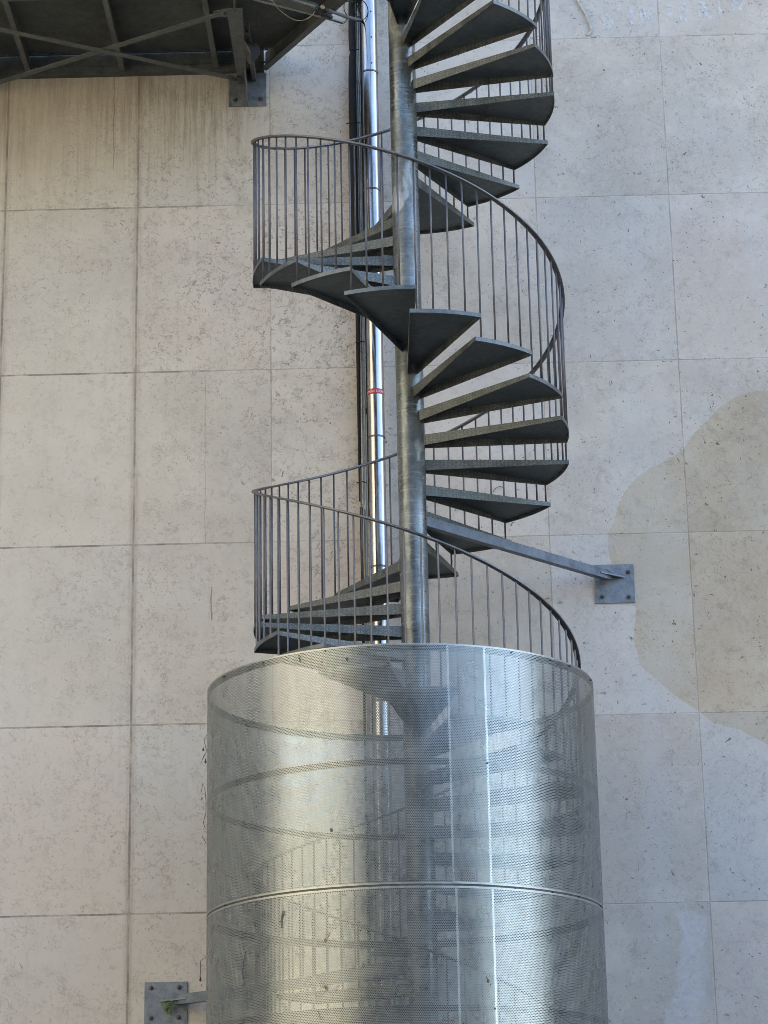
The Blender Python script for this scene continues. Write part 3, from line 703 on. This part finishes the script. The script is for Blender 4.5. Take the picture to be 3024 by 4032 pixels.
def main_beam(xc):
    r_ = []
    bm = bmesh.new(); v = []
    for x0, x1, y in ((xc-.062, xc+.053, .345), (xc-.064, xc+.006, W-.012)): v += [bm.verts.new(P(x0, y, 9.0)), bm.verts.new(P(x1, y, 9.0)), bm.verts.new(P(x1, y, 9.008)), bm.verts.new(P(x0, y, 9.008))]
    for i in range(4): bm.faces.new((v[i], v[(i+1) % 4], v[4+(i+1) % 4], v[4+i]))
    bm.faces.new(v[:4]); bm.faces.new(v[4:])
    box(bm, P(xc-.012, .35, 9.008), P(xc-.002, W-.012, 9.107)); bm_obj('main_beam', bm, M_bridge, br)
    bm = bmesh.new(); box(bm, P(xc+.045, .75, 9.02), P(xc+.075, W-.013, 9.03)); box(bm, P(xc+.068, .75, 9.03), P(xc+.074, W-.013, 9.106)); bm_obj('stiffener', bm, M_bridge, br)
    bm = bmesh.new(); box(bm, P(xc-.136, W-.0115, 8.812), P(xc+.152, W-.0006, 9.094)); bmesh.ops.bevel(bm, geom=bm.edges[:], offset=.002, segments=1); bm_obj('wall_plate', bm, M_plate if xc > -2 else M_bridge, br)
    bm = bmesh.new(); pr = [(W-.012, 8.813), (W-.05, 8.813), (W-.30, 8.998), (W-.012, 8.998)]
    lo = [bm.verts.new(P(xc+.002, y, z)) for y, z in pr]; hi = [bm.verts.new(P(xc+.010, y, z)) for y, z in pr]
    bm.faces.new(lo); bm.faces.new(hi[::-1])
    for i in range(4): bm.faces.new((lo[i], lo[(i+1) % 4], hi[(i+1) % 4], hi[i]))
    bm_obj('gusset', bm, M_bridge, br)
    for dx in (-.085, .11): bm = bmesh.new(); wall_bolt(bm, xc+dx, 8.868+ZO); bm_obj('bolt', bm, M_bolt, br, True)
main_beam(-1.2); main_beam(-3.36)
for (a, b, z) in (((-1.21, .345), (-3.32, 1.52-.02), 8.994), ((-1.24, 1.405), (-3.34, .325), 8.986)):
    bm = bmesh.new(); bar(bm, P(*a, z), P(*b, z), .055, .006); bm_obj('brace', bm, M_bridge, br)
for x, y in ((-1.275, .385), (-1.30, 1.37), (-1.27, 1.40), (-2.16, .90)):
    bm = bmesh.new(); lathe(bm, [(.010, -.014), (.010, -.001), (.004, 0)], P(x, y, 8.99), seg=6); bm_obj('bolt', bm, M_bolt, br)
bm = bmesh.new(); v = [(-1.262, .345), (-1.36, .38), (-1.36, .455), (-1.262, .46)]
lo = [bm.verts.new(P(x, y, 9.0)) for x, y in v]; hi = [bm.verts.new(P(x, y, 9.006)) for x, y in v]; bm.faces.new(lo[::-1]); bm.faces.new(hi)
for i in range(4): bm.faces.new((lo[i], lo[(i+1) % 4], hi[(i+1) % 4], hi[i]))
bm_obj('gusset', bm, M_bridge, br)

# loudspeaker under the bridge
sp = empty('horn_speaker', P(-1.13, .86, 8.98)); tag(sp, 'dark grey domed speaker fixed to the main beam under the footbridge', 'speaker')
ax = Vector((.86, .12, .30)).normalized(); R3 = ax.to_track_quat('Z', 'Y').to_matrix()
bm = bmesh.new(); lathe(bm, [(.082, -.002), (.086, .004), (.083, .012), (.074, .03), (.062, .055), (.05, .075), (.03, .09), (.008, .094)], P(-1.148, .87, 8.93), axis=R3, seg=32); bm_obj('horn', bm, M_speaker, sp, True)
bm = bmesh.new(); lathe(bm, [(.0885, -.006), (.0905, -.002), (.0885, .003)], P(-1.149, .87, 8.93), axis=R3, seg=32); bm_obj('rim', bm, M_rail, sp, True)
bm = bmesh.new(); bar(bm, P(-1.13, .86, 8.95), P(-1.14, .86, 9.105), .03, .006, (0, 1, 0)); bm_obj('bracket', bm, M_bridge, sp)

# strip light trunking under the deck edge
tk = empty('strip_light', P(-.8, .3, 9.02)); tag(tk, 'long narrow light fitting hung under the footbridge edge at the top', 'light')
def zp(px, py, z):
    d = fw*FPX+rr*(px-1512)-uu*(py-2016); t = z/d.z; return (d.x*t-.0004, -15.737+d.y*t, z)
dirv = Vector(zp(1242, 40, 9.0))-Vector(zp(1150, 12, 9.0))
a = Vector(zp(1242, 36, 9.01)); b = a-dirv.normalized()*1.3
bm = bmesh.new(); bar(bm, P(*a), P(*b), .085, .05); bmesh.ops.bevel(bm, geom=bm.edges[:], offset=.008, segments=2); bm_obj('housing', bm, M_bridge, tk)
a2 = Vector(zp(1240, 25, 8.975)); b2 = a2-dirv.normalized()*1.3
bm = bmesh.new(); bar(bm, P(*a2), P(*b2), .012, .012); bm_obj('trim', bm, M_lightgrey, tk)
a = Vector(zp(1262, 64, 8.99)); b = Vector(zp(1000, -4, 8.99))
bm = bmesh.new(); tube(bm, [P(*a), P(*b)], .011, 12); bm_obj('tube', bm, M_lightgrey, tk, True)
a = Vector(zp(1262, 64, 8.99)); b = Vector(zp(1352, 90, 8.99))
bm = bmesh.new(); bar(bm, P(*a), P(*b), .024, .012); bm_obj('end_bar', bm, M_rail, tk)
a = Vector(zp(1290, 35, 9.0)); bm = bmesh.new(); 
lathe(bm, [(.02, -.03), (.03, -.02), (.03, .02), (.02, .03)], P(*Vector(zp(1248, 42, 9.0))), axis=dirv.to_track_quat('Z', 'Y').to_matrix(), seg=14); bm_obj('end_cap', bm, M_speaker, tk, True)
bm = bmesh.new(); lathe(bm, [(.012, -.015), (.014, -.01), (.014, .01), (.008, .016)], P(*Vector(zp(1270, 28, 9.0))), axis=dirv.to_track_quat('Z', 'Y').to_matrix(), seg=12); bm_obj('knob', bm, M_cream, tk, True)
a = Vector(zp(1255, 40, 9.0)); b = Vector(zp(1305, 70, 8.99)); bm = bmesh.new(); bar(bm, P(*a), P(*b), .03, .02); bm_obj('mounting_foot', bm, M_speaker, tk)
# bar that ties it back to the wall beside the pipe
c0 = Vector(zp(1290, 38, 9.0)); c1 = Vector(pz(1368, 68, W-.35)); c2 = Vector(pz(1424, 82, W-.14))
bm = bmesh.new(); tube(bm, [P(*c0), P(*c1), P(*c2)], .014, 12); bm_obj('stay_bar', bm, M_bal, tk, True)
bm = bmesh.new(); tube(bm, [P(*c2), P(c2.x+.015, c2.y+.02, c2.z)], .020, 10); bm_obj('clamp', bm, M_bolt, tk, True)
cable([zp(1062, -10, 8.96), zp(1100, 38, 8.96), zp(1150, 74, 8.96), zp(1190, 80, 8.96), zp(1222, 66, 8.96), zp(1240, 45, 8.97)], .003, M_cream, 'thin pale cable sagging below the strip light under the footbridge')

# curled cord at the top right of the wall
cp = [(2258, -40), (2275, 8), (2290, 35), (2306, 62), (2318, 92), (2326, 115), (2322, 132), (2312, 142)]
cable([(lambda q: (q[0], W-.012, q[1]-ZO))(wallpt(*p)) for p in cp], .009, M_cream, 'curling cream bead of sealant stuck on the wall near the top right')
cable([(lambda q: (q[0], W-.012, q[1]-ZO))(wallpt(*p)) for p in [(1941,1940),(1948,1928),(1962,1919),(1976,1919),(1987,1930)]], .0022, M_twig, 'tiny grey wire hook on the wall seen between the right hand treads')

# dry twigs and leaves caught on the cage
def side(px, py, y=-.05): return pz(px, py, y)
def twig(paths, leaves, label):
    root = empty('dry_twig', P(*side(*paths[0][0]))); tag(root, label, 'twig', 'dry twigs caught on the cage')
    bm = bmesh.new()
    for p in paths:
        tube(bm, [P(*side(*q)) for q in p], .0021, 6)
    bm_obj('stem', bm, M_twig, root, True)
    for x, y, s1 in leaves:
        c_ = Vector(P(*side(x, y))); bm = bmesh.new(); n_ = 8
        pts_ = [(0, 1.5), (.35, .6), (.75, -.1), (.7, -.8), (.2, -1.1), (-.4, -1.), (-.75, -.5), (-.5, .3)]
        f_ = [bm.verts.new(c_+Vector((a*s1*.7, .15*s1*math.sin(i*2), b*s1))) for i, (a, b) in enumerate(pts_)]; g_ = bm.verts.new(c_+Vector((0, -s1*.3, 0))); h_ = bm.verts.new(c_+Vector((0, s1*.3, 0)))
        for i in range(8): bm.faces.new((f_[i], f_[(i+1) % 8], g_)); bm.faces.new((f_[(i+1) % 8], f_[i], h_))
        bm_obj('leaf', bm, M_leafred, root, True)
twig([[(817,2890),(803,2914),(812,2950),(816,2960)],[(817,2955),(803,2975),(790,3010)],[(810,2965),(798,2990)]], [(800,2950,.012),(809,2997,.014)], 'dry twig with two dark red leaves at the upper left edge of the cage')
twig([[(791,3125),(799,3083),(807,3110),(811,3150),(811,3200),(801,3238),(806,3258)]], [(795,3143,.009)], 'bent dry twig with one dark speck halfway down the left edge of the cage')
twig([[(795,3291),(812,3320)]], [], 'short bare twig poking from the left edge above the cage joint')
twig([[(815,3766),(789,3784),(790,3842)],[(793,3875),(796,3886)]], [(789,3855,.014)], 'hanging twig with a red leaf above the lower left bracket')
def on_cage(px, py):
    d = (fw*FPX+rr*(px-1512)-uu*(py-2016)); o_ = Vector((-0.0004-GX, -15.737, 0)); r_ = CR+.006
    a = d.x**2+d.y**2; b = o_.x*d.x+o_.y*d.y; c_ = o_.x**2+o_.y**2-r_*r_; t = (-b-math.sqrt(b*b-a*c_))/a
    return Vector((o_.x+GX+d.x*t, o_.y+d.y*t, d.z*t+ZO))
for paths, leaf, label in (
    ([[(1115,3585),(1108,3610),(1107,3640),(1110,3655)],[(1122,3588),(1108,3612)],[(1107,3625),(1098,3632)]], None, 'forked dark twig clinging to the left front of the cage below the joint'),
    ([[(968,3745),(960,3780),(955,3830),(962,3868),(954,3880)]], None, 'long thin twig hanging on the lower left front of the cage'),
    ([[(1300,3670),(1290,3695)]], (1282,3702), 'small twig with a reddish leaf on the lower front of the cage'),
    ([[(1268,3885),(1290,3890)],[(1278,3880),(1285,3900)]], (1284,3888), 'brown leaf scrap on the lower front left of the cage'),
    ([[(1253,3980),(1262,4010)]], None, 'tiny dark twig at the bottom front of the cage'),
    ([[(1915,3845),(1924,3862)]], (1922,3862), 'brown leaf stuck on the overlap strip low on the cage'),
    ([[(1176,2578),(1180,2605)]], None, 'short brown twig just under the cage rim on the left'),
    ([[(1300,3262),(1306,3268)]], (1304,3268), 'grey dead leaf in the middle of the upper cage section'),
    ([[(1358,2590),(1368,2596)]], (1366,2594), 'dark dead leaf near the top front of the cage')):
    root = empty('caught_twig', on_cage(*paths[0][0])); tag(root, label, 'twig', 'dry twigs caught on the cage')
    bm = bmesh.new()
    for p in paths: tube(bm, [on_cage(*q) for q in p], .0026, 6)
    bm_obj('stem', bm, M_twig, root, True)
    if leaf:
        bm = bmesh.new(); c_ = on_cage(*leaf); lathe(bm, [(.002, -.012), (.008, -.006), (.009, .003), (.004, .011)], c_, seg=7)
        bm_obj('leaf', bm, M_twig, root, True)

# ------------------------------------------------------------------ unseen courtyard buildings, added for the metal to reflect
def building(name, x0, x1, y0, y1, h, mat, face, label, nwin, nfl):
    root = empty(name, (x0, y0, 0)); tag(root, label, 'building')
    bm = bmesh.new(); box(bm, (x0, y0, 0), (x1, y1, h)); bm_obj('body', bm, mat, root)
    bm = bmesh.new(); box(bm, (x0-.3, y0-.3, h+.002), (x1+.3, y1+.3, h+.5)); bm_obj('cornice', bm, M_trim, root)
    wm = None
    for i in range(nwin):
        for j in range(nfl):
            zc = 2.2+j*3.3
            if wm is None:
                bm = bmesh.new()
                box(bm, (-.65, -.05, -.1), (.65, .12, 0)); box(bm, (-.62, -.04, 0), (-.55, .06, 1.8)); box(bm, (.55, -.04, 0), (.62, .06, 1.8)); box(bm, (-.62, -.04, 1.8), (.62, .08, 1.9))
                me_ = bpy.data.meshes.new('window'); bm.to_mesh(me_); bm.free(); me_.materials.append(M_trim)
                bm = bmesh.new(); box(bm, (-.55, -.03, 0), (.55, .02, 1.8)); me2 = bpy.data.meshes.new('pane'); bm.to_mesh(me2); bm.free(); me2.materials.append(M_glass); wm = me_
            o = link('window', wm, root); p_ = link('pane', me2, o)
            if face == 'x': o.location = (x1-x0+.02, (y1-y0)*(i+.5)/nwin, zc); o.rotation_euler = (0, 0, -PI/2)
            else: o.location = ((x1-x0)*(i+.5)/nwin, y1-y0+.02, zc)
building('reflection_cream_building', -34, -21, -42, -5.5, 23, M_cream_wall, 'x', 'unseen cream rendered building on the left, added for the metal to reflect', 8, 6)
building('reflection_grey_building', -20.5, 9, -52, -38, 24, M_dark_wall, 'y', 'unseen grey brown building behind the viewer, added for the metal to reflect', 7, 6)
building('reflection_low_building', 10, 36, -50, -37, 14.5, M_dark_wall, 'y', 'unseen lower grey brown building behind and to the right, added for the metal to reflect', 9, 4)
building('reflection_side_building', 22, 30, -3.6, 1.3, 13, M_dark_wall, 'y', 'narrow grey brown building against the far right end of the wall, unseen, added to narrow the sky in the reflections', 3, 3)
building('reflection_side_building', -34, -22, -5.3, 1.3, 20, M_dark_wall, 'x', 'grey brown building against the far left end of the wall, unseen, added to darken the reflections on the left', 2, 5)
